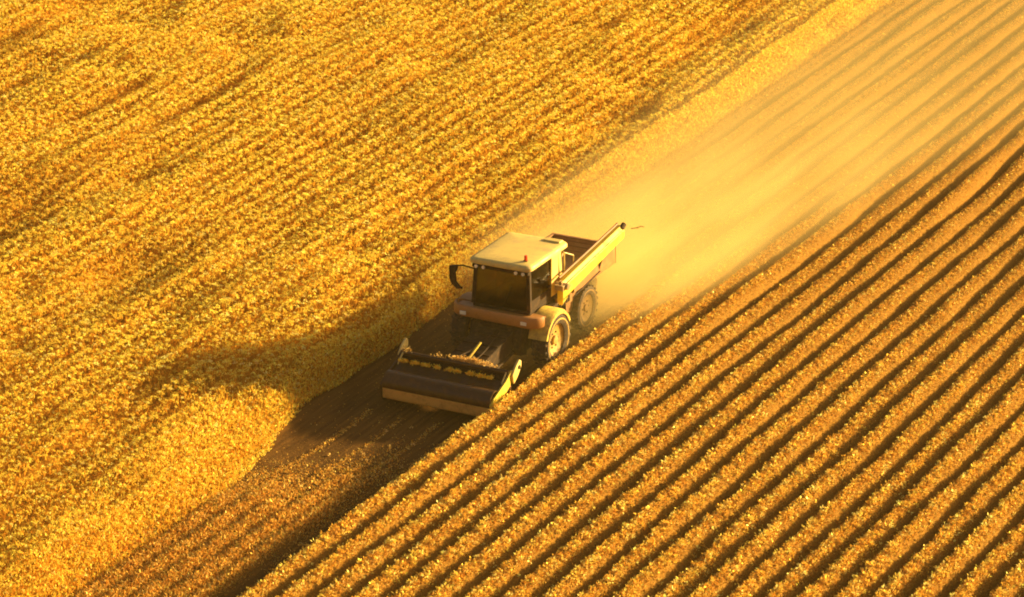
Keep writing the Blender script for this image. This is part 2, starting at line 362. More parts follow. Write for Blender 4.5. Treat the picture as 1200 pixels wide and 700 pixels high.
# ------------------------------------------------------------------ standing crop
CROP_C = [(0.93, 0.73, 0.12), (0.88, 0.62, 0.08), (0.62, 0.29, 0.025), (0.80, 0.68, 0.11), (0.95, 0.80, 0.24), (0.45, 0.15, 0.02)]
def standing_crop():
    parts = []
    sx = 0.125; sy = 0.135
    gx, gy = np.meshgrid(np.arange(XA, -1.0, sx), np.arange(YA, YB, sy), indexing='ij')
    x = (gx + rng.uniform(-0.5, 0.5, gx.shape)*sx).ravel(); y = (gy + rng.uniform(-0.5, 0.5, gy.shape)*sy).ravel()
    h = H_stand(x, y); k = (h > 0.10); x, y, h = x[k], y[k], h[k]
    inv = near_view(x, y, 0.8)
    k = inv | (rng.random(len(x)) < 0.30); x, y, h, inv = x[k], y[k], h[k], inv[k]
    n = len(x)
    e = edge_x(y); near_edge = sstep(1.6, 0.2, e-x)*sstep(-12, 0, y)     # finer heads along the cut edge
    r = rng.uniform(0.042, 0.078, n)*(1-0.30*near_edge)*np.where(inv, 1, 1.6)
    r = r*(1-0.22*sstep(-4, -18, y))
    lift = rng.normal(0, 0.032, n)
    base_c = palette(n, CROP_C, [6, 5, 1.0, 0.7, 1.6, 0.15], 0.06)
    patch = fbm(x*0.35, y*0.2, 3)[:, None]
    streak = sstep(0.54, 0.72, fbm(x*0.75+31, y*0.10+12, 3))[:, None]
    base_c = base_c*(0.86+0.28*patch)*(1-streak*np.array([0.05, 0.13, 0.2]))
    K = 15
    off = unit(rng.standard_normal((n*K, 3))); off[:, 2] = np.abs(off[:, 2])*0.9-0.15
    rr = np.repeat(r, K)
    P = np.repeat(np.stack([x, y, h+lift], 1), K, 0) + off*rr[:, None]*rng.uniform(0.3, 0.9, (n*K, 1))
    D = unit(off*0.8 + rng.standard_normal((n*K, 3))*0.45 + np.array([0, 0, 0.35])); Wd = side_dirs(D)
    C = np.repeat(base_c, K, 0)*(1+0.13*rng.standard_normal((n*K, 1)))
    parts.append(leaves(P, D, Wd, rr*rng.uniform(0.5, 0.95, n*K), rr*rng.uniform(0.30, 0.55, n*K), np.clip(C, 0.01, 0.95)))
    # stalks and leaves below the heads
    K = 5
    f = rng.random(n*K); rr = np.repeat(r, K)
    hh = np.repeat(h, K)*(0.25+0.65*f)
    P = np.stack([np.repeat(x, K)+rng.normal(0, 0.07, n*K), np.repeat(y, K)+rng.normal(0, 0.07, n*K), hh], 1)
    D = rand_dirs(n*K, 1.0, 0.6); Wd = side_dirs(D)
    C = palette(n*K, [(0.76, 0.40, 0.04), (0.62, 0.28, 0.03), (0.68, 0.44, 0.05)], [3, 3, 1], 0.14)
    parts.append(leaves(P, D, Wd, rng.uniform(0.12, 0.24, n*K), rng.uniform(0.02, 0.045, n*K), C))
    # dense wall of stalks and ears along the cut edge
    M = 300000
    y = rng.uniform(YA, YB, M); e = edge_x(y); soft = sstep(-4.5, -9.0, y); x = e + rng.uniform(-0.9, 0.05, M) + soft*rng.uniform(-1.2, 1.4, M)
    k = near_view(x, y, 0.5) | (rng.random(M) < 0.2); x, y = x[k], y[k]
    h = H_stand(x, y); k = h > 0.05; x, y, h = x[k], y[k], h[k]; n = len(x)
    z = h*rng.uniform(0.15, 1.02, n)
    D = rand_dirs(n, 0.7, 0.7)
    parts.append(leaves(np.stack([x, y, z], 1), D, side_dirs(D), rng.uniform(0.05, 0.12, n), rng.uniform(0.02, 0.04, n), palette(n, CROP_C, [4, 5, 3, 0.8, 1, 1], 0.15)))
    # the dense lower mass of the crop
    xs = np.concatenate([np.arange(XA, -1.0, 0.12)]); ys = np.arange(YA, YB, 0.16)
    X, Y = np.meshgrid(xs, ys, indexing='ij')
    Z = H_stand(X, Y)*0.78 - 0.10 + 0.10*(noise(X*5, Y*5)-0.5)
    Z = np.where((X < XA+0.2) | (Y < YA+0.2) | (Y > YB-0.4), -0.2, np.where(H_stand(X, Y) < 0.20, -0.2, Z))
    co = np.stack([X, Y, Z], -1).reshape(-1, 3)
    a = np.arange(len(xs)-1)[:, None]*len(ys) + np.arange(len(ys)-1)[None, :]
    q = np.stack([a, a+len(ys), a+len(ys)+1, a+1], -1)
    zc = np.maximum(np.maximum(Z[:-1, :-1], Z[1:, 1:]), np.maximum(Z[1:, :-1], Z[:-1, 1:])); q = q[zc > -0.1].reshape(-1, 4)
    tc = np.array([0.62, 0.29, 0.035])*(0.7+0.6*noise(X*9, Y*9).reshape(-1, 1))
    o = leaf_object('standing_crop', parts, M_leaf, (co, q, tc))
    tag(o, 'tall golden standing crop in faint rows to the left of the harvester', kind='stuff')
standing_crop()

# ------------------------------------------------------------------ harvester
DUST_C = (0.55, 0.34, 0.12)
M_cream = mat('cream_paint', (0.72, 0.51, 0.13), 0.5, dirt=(0.52, 0.35, 0.13), dirt_amt=0.45, scale=2.2)
M_yellow = mat('yellow_paint', (0.68, 0.48, 0.03), 0.5, dirt=(0.42, 0.24, 0.05), dirt_amt=0.35, scale=3.5)
M_fender = mat('dusty_yellow_paint', (0.68, 0.48, 0.06), 0.55, dirt=(0.42, 0.22, 0.05), dirt_amt=0.75, scale=7)
M_brown = mat('brown_red_paint', (0.27, 0.115, 0.030), 0.55, dirt=(0.45, 0.24, 0.07), dirt_amt=0.4, scale=3.5)
M_fascia = mat('orange_brown_panel', (0.40, 0.17, 0.04), 0.5, dirt=(0.30, 0.13, 0.04), dirt_amt=0.4, scale=4)
M_dark = mat('dark_chassis', (0.030, 0.014, 0.005), 0.8, dirt=(0.10, 0.05, 0.018), dirt_amt=0.4, spec=0.25, scale=6)
M_rubber = mat('tyre_rubber', (0.035, 0.020, 0.010), 0.85, dirt=(0.16, 0.09, 0.035), dirt_amt=0.4, scale=9)
M_rim = mat('rim_paint', (0.52, 0.31, 0.05), 0.6, dirt=(0.24, 0.12, 0.03), dirt_amt=0.6, scale=8)
M_hood = mat('black_roller_steel', (0.060, 0.028, 0.008), 0.33, metal=0.0, dirt=(0.12, 0.055, 0.014), dirt_amt=0.4, spec=0.3, scale=5)
M_wood = mat('weathered_tank_wall', (0.45, 0.23, 0.07), 0.75, dirt=(0.58, 0.36, 0.13), dirt_amt=0.5, scale=4)
M_lamp = mat('lamp_glass', (0.85, 0.78, 0.6), 0.1, spec=0.8)
M_red = mat('red_beacon', (0.75, 0.05, 0.015), 0.25)
M_grey = mat('bare_metal', (0.45, 0.33, 0.18), 0.35, metal=0.6, dirt=DUST_C, dirt_amt=0.4, scale=9)
M_seat = mat('seat_fabric', (0.06, 0.03, 0.015), 0.9)
def glass_mat():
    m = bpy.data.materials.new('tinted_glass'); m.use_nodes = True
    n = m.node_tree.nodes; l = m.node_tree.links; n.remove(n['Principled BSDF'])
    t = n.new('ShaderNodeBsdfTransparent'); t.inputs[0].default_value = (0.42, 0.30, 0.15, 1)
    g = n.new('ShaderNodeBsdfGlossy'); g.inputs['Roughness'].default_value = 0.08; g.inputs[0].default_value = (0.9, 0.9, 0.9, 1)
    fr = n.new('ShaderNodeFresnel'); fr.inputs[0].default_value = 1.5
    mx = n.new('ShaderNodeMixShader'); l.new(fr.outputs[0], mx.inputs[0]); l.new(t.outputs[0], mx.inputs[1]); l.new(g.outputs[0], mx.inputs[2])
    l.new(mx.outputs[0], n['Material Output'].inputs[0]); return m
M_glass = glass_mat()

def harvester():
    root = bpy.data.objects.new('combine_harvester', None); COL.objects.link(root)
    tag(root, 'cream and yellow combine harvester with wide front header driving through the golden field', 'combine harvester')

    # ---- chassis and lower body
    b = MB()
    b.box(-0.80, 0.80, -0.55, 1.9, 0.55, 1.30)
    b.prism([(-0.55, 0.42), (-0.88, 0.50), (-1.0, 0.72), (-0.85, 1.25), (-0.55, 1.36)], -0.80, 0.80)
    b.box(-1.10, 1.10, -0.14, 0.14, 0.62, 0.90)                    # front axle
    b.box(-0.62, 0.62, 1.9, 3.9, 0.60, 1.36)
    b.box(-0.80, 0.80, 2.80, 2.98, 0.58, 0.74)                     # rear axle
    b.build('chassis', M_dark, root, 0.03)
    MB().prism([(-0.90, 0.84), (-1.03, 0.86), (-1.0, 1.04), (-0.88, 1.10)], -0.50, 0.44).build('front_panel', M_brown, root, 0.02)

    # ---- side body below the tank
    for s in (-1, 1):
        b = MB(); b.prism([(1.35, 0.85), (1.35, 1.72), (1.9, 1.60), (3.6, 1.50), (3.9, 1.38), (3.7, 1.28), (2.6, 1.25), (2.3, 0.75)], s*0.70, s*0.80)
        p = b.build('side_panel', M_brown, root, 0.02)
        g = MB()
        for k in range(5): g.box(s*0.803, s*0.82, 1.50+k*0.13, 1.57+k*0.13, 1.12, 1.50)
        g.build('vent', M_dark, p)
    MB().prism([(3.7, 1.36), (4.15, 1.34), (4.3, 0.95), (4.2, 0.55), (3.9, 0.60), (3.5, 0.95)], -0.62, 0.62).build('straw_chopper', M_dark, root, 0.03)

    # ---- grain tank: open box, flaring upwards
    b = MB()
    y0, y1, X, zt, zb = 2.0, 4.66, 1.0, 1.98, 1.42
    t = 0.05
    b.box(-X, X, y1-t, y1, zb, zt+0.0)                              # rear wall
    b.box(-X, X, y0, y0+t, zb, zt+0.04)
    b.box(-X+t, X-t, y0+t, y1-t, zb-0.05, zb+0.02)
    tank = b.build('grain_tank', M_wood, root, 0.008)
    for s in (-1, 1):
        xa, xb_ = sorted((s*X, s*(X-t))); MB().box(xa, xb_, y0+t+0.002, y1-t-0.002, zb, zt-0.002).build('side_wall', M_brown, tank, 0.006)
    c = MB()
    for z in (1.58, 1.73, 1.87):
        c.box(-X+t+.01, X-t-.01, y1-t-0.018, y1-t-0.002, z, z+0.03); c.box(-X+.01, X-.01, y0-0.018, y0-0.002, z, z+0.03)
    c.box(-X-0.02, X+0.02, y1-t-0.02, y1+0.02, zt, zt+0.035)
    c.box(-X-0.02, X+0.02, y0-0.02, y0+t+0.02, zt+0.042, zt+0.077)
    for s in (-1, 1): c.box(s*(X-0.025)-0.045, s*(X-0.025)+0.045, y0+t+0.03, y1-t-0.03, zt+0.002, zt+0.035)
    for xx in (-0.99, -0.33, 0.33, 0.99): c.box(xx-0.025, xx+0.025, y1+0.002, y1+0.03, zb, zt-0.01)
    c.build('rim', M_brown, tank, 0.006)

    # ---- engine cover between cab and tank
    e = MB().box(-0.85, 0.80, 1.42, 1.93, 1.50, 2.02).build('engine_cover', M_cream, root, 0.05)
    g = MB()
    for k in range(6): g.box(-0.6, 0.55, 1.46+k*0.07, 1.49+k*0.07, 2.022, 2.035)
    g.build('grille', M_dark, e)
    MB().path([(0.72, 1.70, 2.0), (0.72, 1.70, 2.55), (0.72, 1.82, 2.66)], 0.045, 12).build('exhaust', M_grey, root, smooth=True)
    fr = MB().path([(0.86, 1.62, 1.6), (0.86, 1.62, 2.72), (0.4, 1.62, 2.72)], 0.022)
    fr.path([(0.98, 1.96, 1.6), (0.98, 1.96, 2.55), (0.86, 1.62, 2.72)], 0.018); fr.build('handrail', M_cream, root)

    # ---- cab
    cab = bpy.data.objects.new('cab', None); COL.objects.link(cab); cab.parent = root; cab.location.z = 0.10
    zb, ztop = 1.58, 2.74
    # corners: front-left, front-right, rear-right, rear-left at bottom and top
    B = [(-0.86, -0.52), (0.86, -0.52), (0.86, 1.35), (-0.86, 1.35)]; T = [(-0.80, -0.47), (0.80, -0.47), (0.80, 1.30), (-0.80, 1.30)]
    def cp(i, z):
        k = (z-zb)/(ztop-zb); return Vector((B[i][0]*(1-k)+T[i][0]*k, B[i][1]*(1-k)+T[i][1]*k, z))
    fl = MB(); fl.box(-0.88, 0.88, -0.54, 1.37, zb-0.10, zb); 
    fl.build('cab_floor', M_dark, cab, 0.02)
    for i in range(4):
        p = MB(); a, q = cp(i, zb), cp(i, ztop); r = 0.055 if i < 2 else 0.075
        v = [a+Vector(d)*r for d in ((-1,-1,0),(1,-1,0),(1,1,0),(-1,1,0))]+[q+Vector(d)*r for d in ((-1,-1,0),(1,-1,0),(1,1,0),(-1,1,0))]
        p.add(v, [(3,2,1,0),(4,5,6,7),(0,1,5,4),(1,2,6,5),(2,3,7,6),(3,0,4,7)]).build('pillar', M_dark if i < 2 else M_cream, cab, 0.012)
    def pane(i, j, z0, z1, ins0, ins1, name, off):
        a, b_, c_, d_ = cp(i, z0), cp(j, z0), cp(j, z1), cp(i, z1)
        u = (b_-a).normalized(); nrm = u.cross(Vector((0, 0, 1)))
        a = a+u*ins0; d_ = d_+u*ins0; b_ = b_-u*ins1; c_ = c_-u*ins1
        v = [p_+nrm*off for p_ in (a, b_, c_, d_)]+[p_+nrm*(off-0.012) for p_ in (a, b_, c_, d_)]
        return MB().add(v, [(0,1,2,3),(7,6,5,4),(0,4,5,1),(1,5,6,2),(2,6,7,3),(3,7,4,0)]).build(name, M_glass, cab)
    pane(0, 1, zb+0.02, ztop, 0.055, 0.055, 'windshield', 0.03)
    pane(1, 2, zb+0.30, ztop, 0.055, 0.62, 'window', 0.03)
    pane(3, 0, zb+0.30, ztop, 0.62, 0.055, 'window', 0.03)
    pane(2, 3, zb+0.45, ztop, 0.08, 0.08, 'window', 0.03)
    # rear quarter panels and lower sides
    for s in (-1, 1):
        q = MB(); q.box(s*0.845-0.03, s*0.845+0.03, 0.80, 1.32, zb, ztop); q.build('quarter_panel', M_cream, cab, 0.01)
        q = MB(); q.box(s*0.85-0.025, s*0.85+0.025, -0.44, 0.78, zb, zb+0.28); d = q.build('door_panel', M_dark, cab, 0.01)
        MB().box(s*0.885-0.02, s*0.885+0.02, 0.56, 0.70, zb+0.34, zb+0.38).build('handle', M_dark, d)
    MB().box(-0.78, 0.78, 1.31, 1.36, zb, zb+0.43).build('rear_panel', M_cream, cab)
    # roof: cream slab with rounded corners and a crowned top
    def rrect(x0, x1, y0, y1, r, n=6):
        pts = []
        for cx, cy, a0 in ((x1-r, y1-r, 0), (x0+r, y1-r, 90), (x0+r, y0+r, 180), (x1-r, y0+r, 270)):
            for k in range(n+1):
                a = R_(a0+90*k/n); pts.append((cx+r*math.cos(a), cy+r*math.sin(a)))
        return pts
    b = MB(); N = None
    for dz, ins in ((2.76, 0.06), (2.80, 0.0), (2.88, 0.0), (2.925, 0.035), (2.945, 0.12), (2.955, 0.5)):
        ring = rrect(-0.95+ins, 0.95-ins, -0.68+ins, 1.74-ins, max(0.04, 0.15-ins*0.3)); N = len(ring)
        k = len(b.v); b.v += [(p_[0], p_[1], dz) for p_ in ring]
        if k: b.f += [(k-N+i, k-N+(i+1) % N, k+(i+1) % N, k+i) for i in range(N)]
    b.f += [tuple(range(len(b.v)-N, len(b.v))), tuple(range(N-1, -1, -1))]
    roof = b.build('roof', M_cream, cab, smooth=True)
    v = MB(); v.box(-0.86, 0.86, -0.63, -0.50, 2.66, 2.756); v.build('visor', M_dark, roof, 0.02)
    for xx in (-0.72, -0.5, 0.5, 0.72):
        MB().tube((xx, -0.64, 2.71), (xx, -0.672, 2.71), 0.05, n=14).build('work_light', M_lamp, roof)
    MB().box(0.30, 0.82, 1.40, 1.64, 2.84, 2.99).build('air_intake', M_cream, roof, 0.03)
    bc = MB().tube((0.62, -0.28, 2.94), (0.62, -0.28, 2.98), 0.065, n=14).build('beacon_base', M_brown, roof)
    MB().tube((0.62, -0.28, 2.982), (0.62, -0.28, 3.12), 0.05, 0.042, 14).build('beacon', M_red, roof, 0.01, True)
    # inside
    s_ = MB(); s_.box(-0.27, 0.27, 0.30, 0.82, 1.9, 2.02); s_.box(-0.25, 0.25, 0.74, 0.86, 2.0, 2.62); s_.box(-0.12, 0.12, 0.42, 0.62, 1.58, 1.9)
    s_.build('driver_seat', M_seat, cab, 0.04)
    st = MB(); pts = [(0.19*math.cos(a), -0.05+0.12*math.sin(a), 2.12+0.14*math.sin(a)) for a in [2*math.pi*k/18 for k in range(19)]]
    st.path(pts, 0.016, 6); st.path([(0, -0.05, 2.12), (0, -0.22, 1.6)], 0.035); st.path([(-0.18, -0.05, 2.12), (0.18, -0.05, 2.12)], 0.014)
    st.build('steering_wheel', M_dark, cab)
    MB().box(-0.70, -0.45, -0.38, 0.1, 1.585, 1.80).build('console', M_dark, cab, 0.03); MB().box(0.44, 0.66, 0.0, 0.7, 1.585, 2.05).build('console', M_dark, cab, 0.03)
    wp = MB().path([(0.05, -0.565, 1.62), (0.32, -0.55, 2.25)], 0.010, 6); wp.build('wiper', M_dark, cab)

    # ---- front platform with curved orange-brown fascia
    def arc_pts(off):
        L_ = []
        for cx, cy, a0, a1 in ((-1.02, -0.52, 180, 270), (0.98, -0.60, 270, 352)):
            for k in range(9):
                a = R_(a0+(a1-a0)*k/8); L_.append((cx+(0.42+off)*math.cos(a), cy+(0.42+off)*math.sin(a)))
        return L_
    o_, i_ = arc_pts(0), arc_pts(-0.10)
    b = MB(); n = len(o_); rows = []
    for z, sh in ((1.28, -0.03), (1.33, 0), (1.52, 0), (1.585, -0.03), (1.60, -0.08)):
        pts = arc_pts(sh); rows.append(len(b.v)); b.v += [(p_[0], p_[1], z) for p_ in pts]
    rows.append(len(b.v)); b.v += [(p_[0], p_[1], 1.55) for p_ in i_]
    rows.append(len(b.v)); b.v += [(p_[0], p_[1], 1.28) for p_ in i_]
    for a, q in zip(rows, rows[1:]+rows[:1]): b.f += [(a+i, a+i+1, q+i+1, q+i) for i in range(n-1)]
    fa = b.build('fascia', M_fascia, root, smooth=True); fa.location.z = 0.10
    pl = MB(); poly = [(p_[0], p_[1]) for p_ in i_]+[(1.28, -0.30), (-1.32, -0.30)]
    pl.prism(poly, 1.44, 1.485, 'z'); pl.build('platform', M_fascia, root).location.z = 0.10
    for xx in (-0.95, 0.92):
        MB().box(xx-0.09, xx+0.09, -1.035, -0.995, 1.37, 1.47).build('headlight', M_lamp, fa, 0.01)
    gr = MB()
    for k in range(7): gr.box(-0.42+k*0.075, -0.385+k*0.075, -0.97, -0.93, 1.19, 1.275)
    gr.box(-0.48, 0.20, -0.925, -0.90, 1.17, 1.30); gr.build('front_grille', M_dark, root).location.z = 0.10

    # ---- fenders over the front wheels
    for s in (-1, 1):
        b = MB(); n = 14; R0 = 0.86
        for k in range(n+1):
            a = R_(25+(140 if s > 0 else 85)*k/n)
            for dx, r in ((0.95, R0-0.05), (0.95, R0), (1.42, R0), (1.50, R0-0.05), (1.50, R0-0.13), (1.46, R0-0.13), (1.46, R0-0.07)):
                b.v.append((s*dx, r*math.cos(a)*0.98+0.02, 0.80+r*math.sin(a)*1.0))
        m_ = 7
        b.f += [(k*m_+j, k*m_+(j+1) % m_, (k+1)*m_+(j+1) % m_, (k+1)*m_+j) for k in range(n) for j in range(m_)]
        b.f += [tuple(range(m_)), tuple(range(n*m_+m_-1, n*m_-1, -1))]
        b.build('fender', M_fender if s > 0 else M_fascia, root, smooth=True)

    # ---- wheels
    M_rim2 = mat('dusty_rear_rim', (0.30, 0.16, 0.03), 0.7, dirt=(0.16, 0.08, 0.02), dirt_amt=0.6, scale=8)
    def wheel(x, y, r, w_, s, nm):
        e_ = bpy.data.objects.new('wheel', None); COL.objects.link(e_); e_.parent = root
        c = (x, y, r)
        hw = w_/2; t_ = MB()
        prof = [(-hw*0.8, r*0.60), (-hw, r*0.70), (-hw, r*0.88), (-hw*0.75, r*0.955), (0, r*0.965), (hw*0.75, r*0.955), (hw, r*0.88), (hw, r*0.70), (hw*0.8, r*0.60), (-hw*0.8, r*0.60)]
        t_.lathe_x(prof, c, 48)
        nl = 22
        for k in range(nl*2):
            a = 2*math.pi*(k/2)/nl; side = 1 if k % 2 else -1
            M = Matrix.Translation(c) @ Matrix.Rotation(a, 4, 'X')
            v = []
            for dz in (r*0.93, r*1.0):
                for (px, py) in ((0, -0.03), (0, 0.03), (side*hw*0.95, 0.03+0.10), (side*hw*0.95, -0.03+0.10)):
                    v.append(M @ Vector((px, py, dz)))
            t_.add(v, [(3,2,1,0),(4,5,6,7),(0,1,5,4),(1,2,6,5),(2,3,7,6),(3,0,4,7)])
        t_.build('tyre', M_rubber, e_, smooth=True)
        q = MB(); o = s*hw
        q.lathe_x([(o*0.80, r*0.80), (o*1.03, r*0.82), (o*1.05, r*0.77), (o*0.8, r*0.70), (o*0.45, r*0.48), (o*0.35, r*0.42), (o*0.35, r*0.17), (o*0.62, r*0.16), (o*0.66, r*0.13), (o*0.66, 0.001)], c, 40)
        q.build('rim', M_rim if nm == 'f' else M_rim2, e_, smooth=True)
        for k in range(6):
            a = 2*math.pi*k/6; yy, zz = y+r*0.29*math.cos(a), r+r*0.29*math.sin(a)
            MB().tube((x+o*0.33, yy, zz), (x+o*0.45, yy, zz), 0.028, n=6).build('wheel_bolt', M_dark, e_)
    for s in (-1, 1):
        wheel(s*1.26, 0.0, 0.78, 0.48, s, 'f'); wheel(s*0.87, 2.88, 0.66, 0.28, s, 'r')

    # ---- mirrors: dark bracket with tall glass housing
    for s, x_ in ((-1, -1.40), (1, 1.22)):
        if s < 0:
            mi = bpy.data.objects.new('mirror', None); COL.objects.link(mi); mi.parent = root
            MB().path([(-0.84, -0.50, 2.66), (-1.16, -0.60, 2.74), (-1.38, -0.62, 2.70), (-1.44, -0.62, 2.62)], 0.022).build('bracket', M_dark, mi)
            MB().path([(-1.42, -0.62, 2.20), (-1.30, -0.62, 2.10), (-1.18, -0.60, 2.06)], 0.035).build('bracket', M_dark, mi)
            MB().prism([(-1.54, 2.70), (-1.30, 2.72), (-1.33, 2.58), (-1.38, 2.50), (-1.36, 2.24), (-1.20, 2.08), (-1.30, 2.04), (-1.48, 2.18), (-1.54, 2.34)], -0.70, -0.58, 'y').build('mirror_housing', M_dark, mi, 0.02)

    # ---- left side ladder and rail, right side rail
    ld = MB()
    for yy in (0.95, 1.35): ld.path([(-1.05, yy, 0.5), (-1.05, yy, 1.55)], 0.02)
    for k in range(4): ld.path([(-1.05, 0.95, 0.6+k*0.27), (-1.05, 1.35, 0.6+k*0.27)], 0.018)
    ld.path([(-0.9, 0.95, 1.5), (-1.05, 0.95, 1.5)], 0.02); ld.path([(-0.9, 1.35, 1.5), (-1.05, 1.35, 1.5)], 0.02)
    ld.build('ladder', M_dark, root)

    # ---- unloading auger folded back along the right side
    au = bpy.data.objects.new('unloading_auger', None); COL.objects.link(au); au.parent = root
    p0, p1 = Vector((1.12, 0.85, 0)), Vector((1.26, 4.45, 0))
    def sec(p, zb_, zt_, hw):
        return [(p.x-hw, p.y, zb_+0.10), (p.x-hw, p.y, zt_), (p.x+hw*0.2, p.y, zt_+0.015), (p.x+hw, p.y, zt_-0.10), (p.x+hw, p.y, zb_+0.05), (p.x+hw*0.6, p.y, zb_), (p.x-hw*0.4, p.y, zb_)]
    b = MB(); a = sec(p0, 1.46, 2.10, 0.09); c = sec(p0.lerp(p1, 0.12), 1.70, 2.18, 0.12); d = sec(p1, 2.29, 2.68, 0.12)
    k7 = 7
    b.v += a+c+d
    for o in (0, 7): b.f += [(o+i, o+(i+1) % 7, o+7+(i+1) % 7, o+7+i) for i in range(7)]
    b.f += [tuple(range(6, -1, -1)), tuple(range(14, 21))]
    b.build('boom', M_yellow, au, 0.012)
    MB().path([(1.03, 0.95, 2.22), (1.17, 4.42, 2.73)], 0.035, 10).build('pipe', M_brown, au, smooth=True)
    MB().path([(1.25, 1.0, 2.06), (1.375, 4.40, 2.58)], 0.018, 8).build('rail', M_yellow, au)
    MB().tube((1.30, 4.40, 2.60), (1.30, 4.58, 2.68), 0.085, 0.075, 16, caps=False).tube((1.30, 4.42, 2.60), (1.30, 4.44, 2.61), 0.07).build('spout', M_dark, au, smooth=True)
    hj = MB().tube((1.02, 0.80, 2.08), (1.40, 0.80, 2.06), 0.09, n=14); hj.box(1.05, 1.33, 0.60, 0.92, 1.98, 2.13); hj.tube((1.2, 0.72, 2.12), (1.2, 0.72, 2.24), 0.05, n=10)
    hj.build('hinge', M_grey, au, 0.01)
    MB().path([(0.80, 1.2, 1.5), (1.10, 1.5, 1.76)], 0.035).build('support', M_dark, au); MB().path([(0.98, 3.6, 1.6), (1.18, 3.6, 2.24)], 0.03).build('support', M_dark, au)
    MB().path([(1.45, 1.1, 1.72), (1.50, 2.6, 1.95)], 0.022).build('hose', M_dark, au)

    # ---- feeder house
    b = MB(); hw = 0.55
    v = [(-hw, -3.15, 0.22), (hw, -3.15, 0.22), (hw, -3.15, 0.80), (-hw, -3.15, 0.80), (-hw, -0.80, 0.60), (hw, -0.80, 0.60), (hw, -0.80, 1.18), (-hw, -0.80, 1.18)]
    b.add(v, [(0,1,2,3),(7,6,5,4),(0,4,5,1),(1,5,6,2),(2,6,7,3),(3,7,4,0)])
    fh = b.build('feeder_house', M_dark, root, 0.02)  # near-black colour also carries the deep shade below the cab
    for k in range(4):
        rb = MB()
        yy = -2.8+k*0.5; zz = 0.80+(yy+3.15)*0.38/2.35; rb.box(-hw+.02, hw-.02, yy, yy+0.06, zz+0.002, zz+0.035); rb.build('rib', M_dark, fh)
    pass
    for s in (-1, 1):
        MB().path([(s*0.58, -0.7, 0.62), (s*0.58, -2.0, 0.48)], 0.045).path([(s*0.58, -2.0, 0.48), (s*0.58, -2.95, 0.40)], 0.028).build('hydraulic_ram', M_dark, fh)
    MB().path([(0.18, -2.9, 1.00), (0.30, -2.35, 1.34)], 0.035).build('hitch_bar', M_yellow, fh)
    MB().path([(-0.2, -3.0, 1.0), (-0.05, -2.4, 1.02), (0.1, -1.6, 1.15), (0.1, -1.0, 1.2)], 0.02).path([(0.36, -3.0, 0.95), (0.32, -2.2, 1.0), (0.25, -1.0, 1.22)], 0.018).build('hose', M_dark, fh)

    # ---- header
    hd = bpy.data.objects.new('header', None); COL.objects.link(hd); hd.parent = root; hd.scale = (1, 0.82, 1); hd.location.y = -0.59
    X = 1.63
    prof = [(-4.60, 0.10), (-4.63, 0.16), (-4.63, 0.44), (-4.59, 0.46), (-4.55, 0.46), (-4.55, 0.10)]
    MB().prism(prof, -X, X).build('front_panel', mat('golden_brown_lip', (0.66, 0.34, 0.07), 0.5, dirt=(0.40, 0.19, 0.04), dirt_amt=0.4, scale=4), hd, 0.01)
    # hood: a dark rounded roller cover
    out = []
    for k in range(17):
        a = R_(190-140*k/16); out.append((-4.27+0.37*math.cos(a), 0.47+0.33*math.sin(a)))
    out += [(-3.95, 0.725), (-3.82, 0.73), (-3.70, 0.78), (-3.60, 0.87)]
    inn = [(p_[0]+0.02, p_[1]-0.03) for p_ in out][::-1]
    MB().prism(out+inn, -X, X).build('hood', M_hood, hd, smooth=True)
    ro = MB().tube((-X+0.04, -4.22, 0.40), (X-0.04, -4.22, 0.40), 0.20, n=20)
    for k in range(44):
        xx = -X+0.08+k*(2*X-0.16)/43; a = k*0.9
        ro.box(xx-0.02, xx+0.02, -0.01, 0.01, 0.19, 0.27, Matrix.Translation((0, -4.22, 0.40)) @ Matrix.Rotation(a, 4, 'X'))
    ro.build('roller', M_dark, hd)
    # trough behind the hood
    tr = [(-3.62, 0.80), (-3.60, 0.62), (-3.40, 0.56), (-3.30, 0.66), (-3.30, 0.98), (-3.27, 0.98), (-3.27, 0.20), (-3.95, 0.14), (-3.95, 0.18), (-3.66, 0.50)]
    MB().prism(tr, -X, X).build('trough', M_dark, hd)
    sc = MB(); sc.tube((-X+.02, -3.46, 0.74), (X-.02, -3.46, 0.74), 0.045, n=10)
    nseg = 160; 
    for k in range(nseg):
        x0 = -X+0.06+(2*X-0.12)*k/nseg; x1 = -X+0.06+(2*X-0.12)*(k+1)/nseg
        a0, a1 = k*0.55*(1 if x0 < 0 else -1), (k+1)*0.55*(1 if x0 < 0 else -1)
        q = []
        for (xx, a) in ((x0, a0), (x1, a1)):
            for r in (0.045, 0.12): q.append((xx, -3.46+r*math.cos(a), 0.74+r*math.sin(a)))
        sc.add(q, [(0, 1, 3, 2)])
    sc.build('auger_screw', M_dark, hd)
    bm_ = MB().tube((-X, -3.28, 1.03), (X, -3.28, 1.03), 0.065, n=16); bm_.build('rear_beam', M_hood, hd, smooth=True)
    MB().box(-X, X, -3.20, -3.12, 0.24, 0.62).build('back_frame', M_brown, hd, 0.01)
    for xx in (-1.1, -0.55, 0.0, 0.55, 1.1):
        MB().prism([(-3.24, 0.3), (-3.24, 1.0), (-3.12, 0.7), (-3.10, 0.3)], xx-0.02, xx+0.02).build('brace', M_dark, hd)
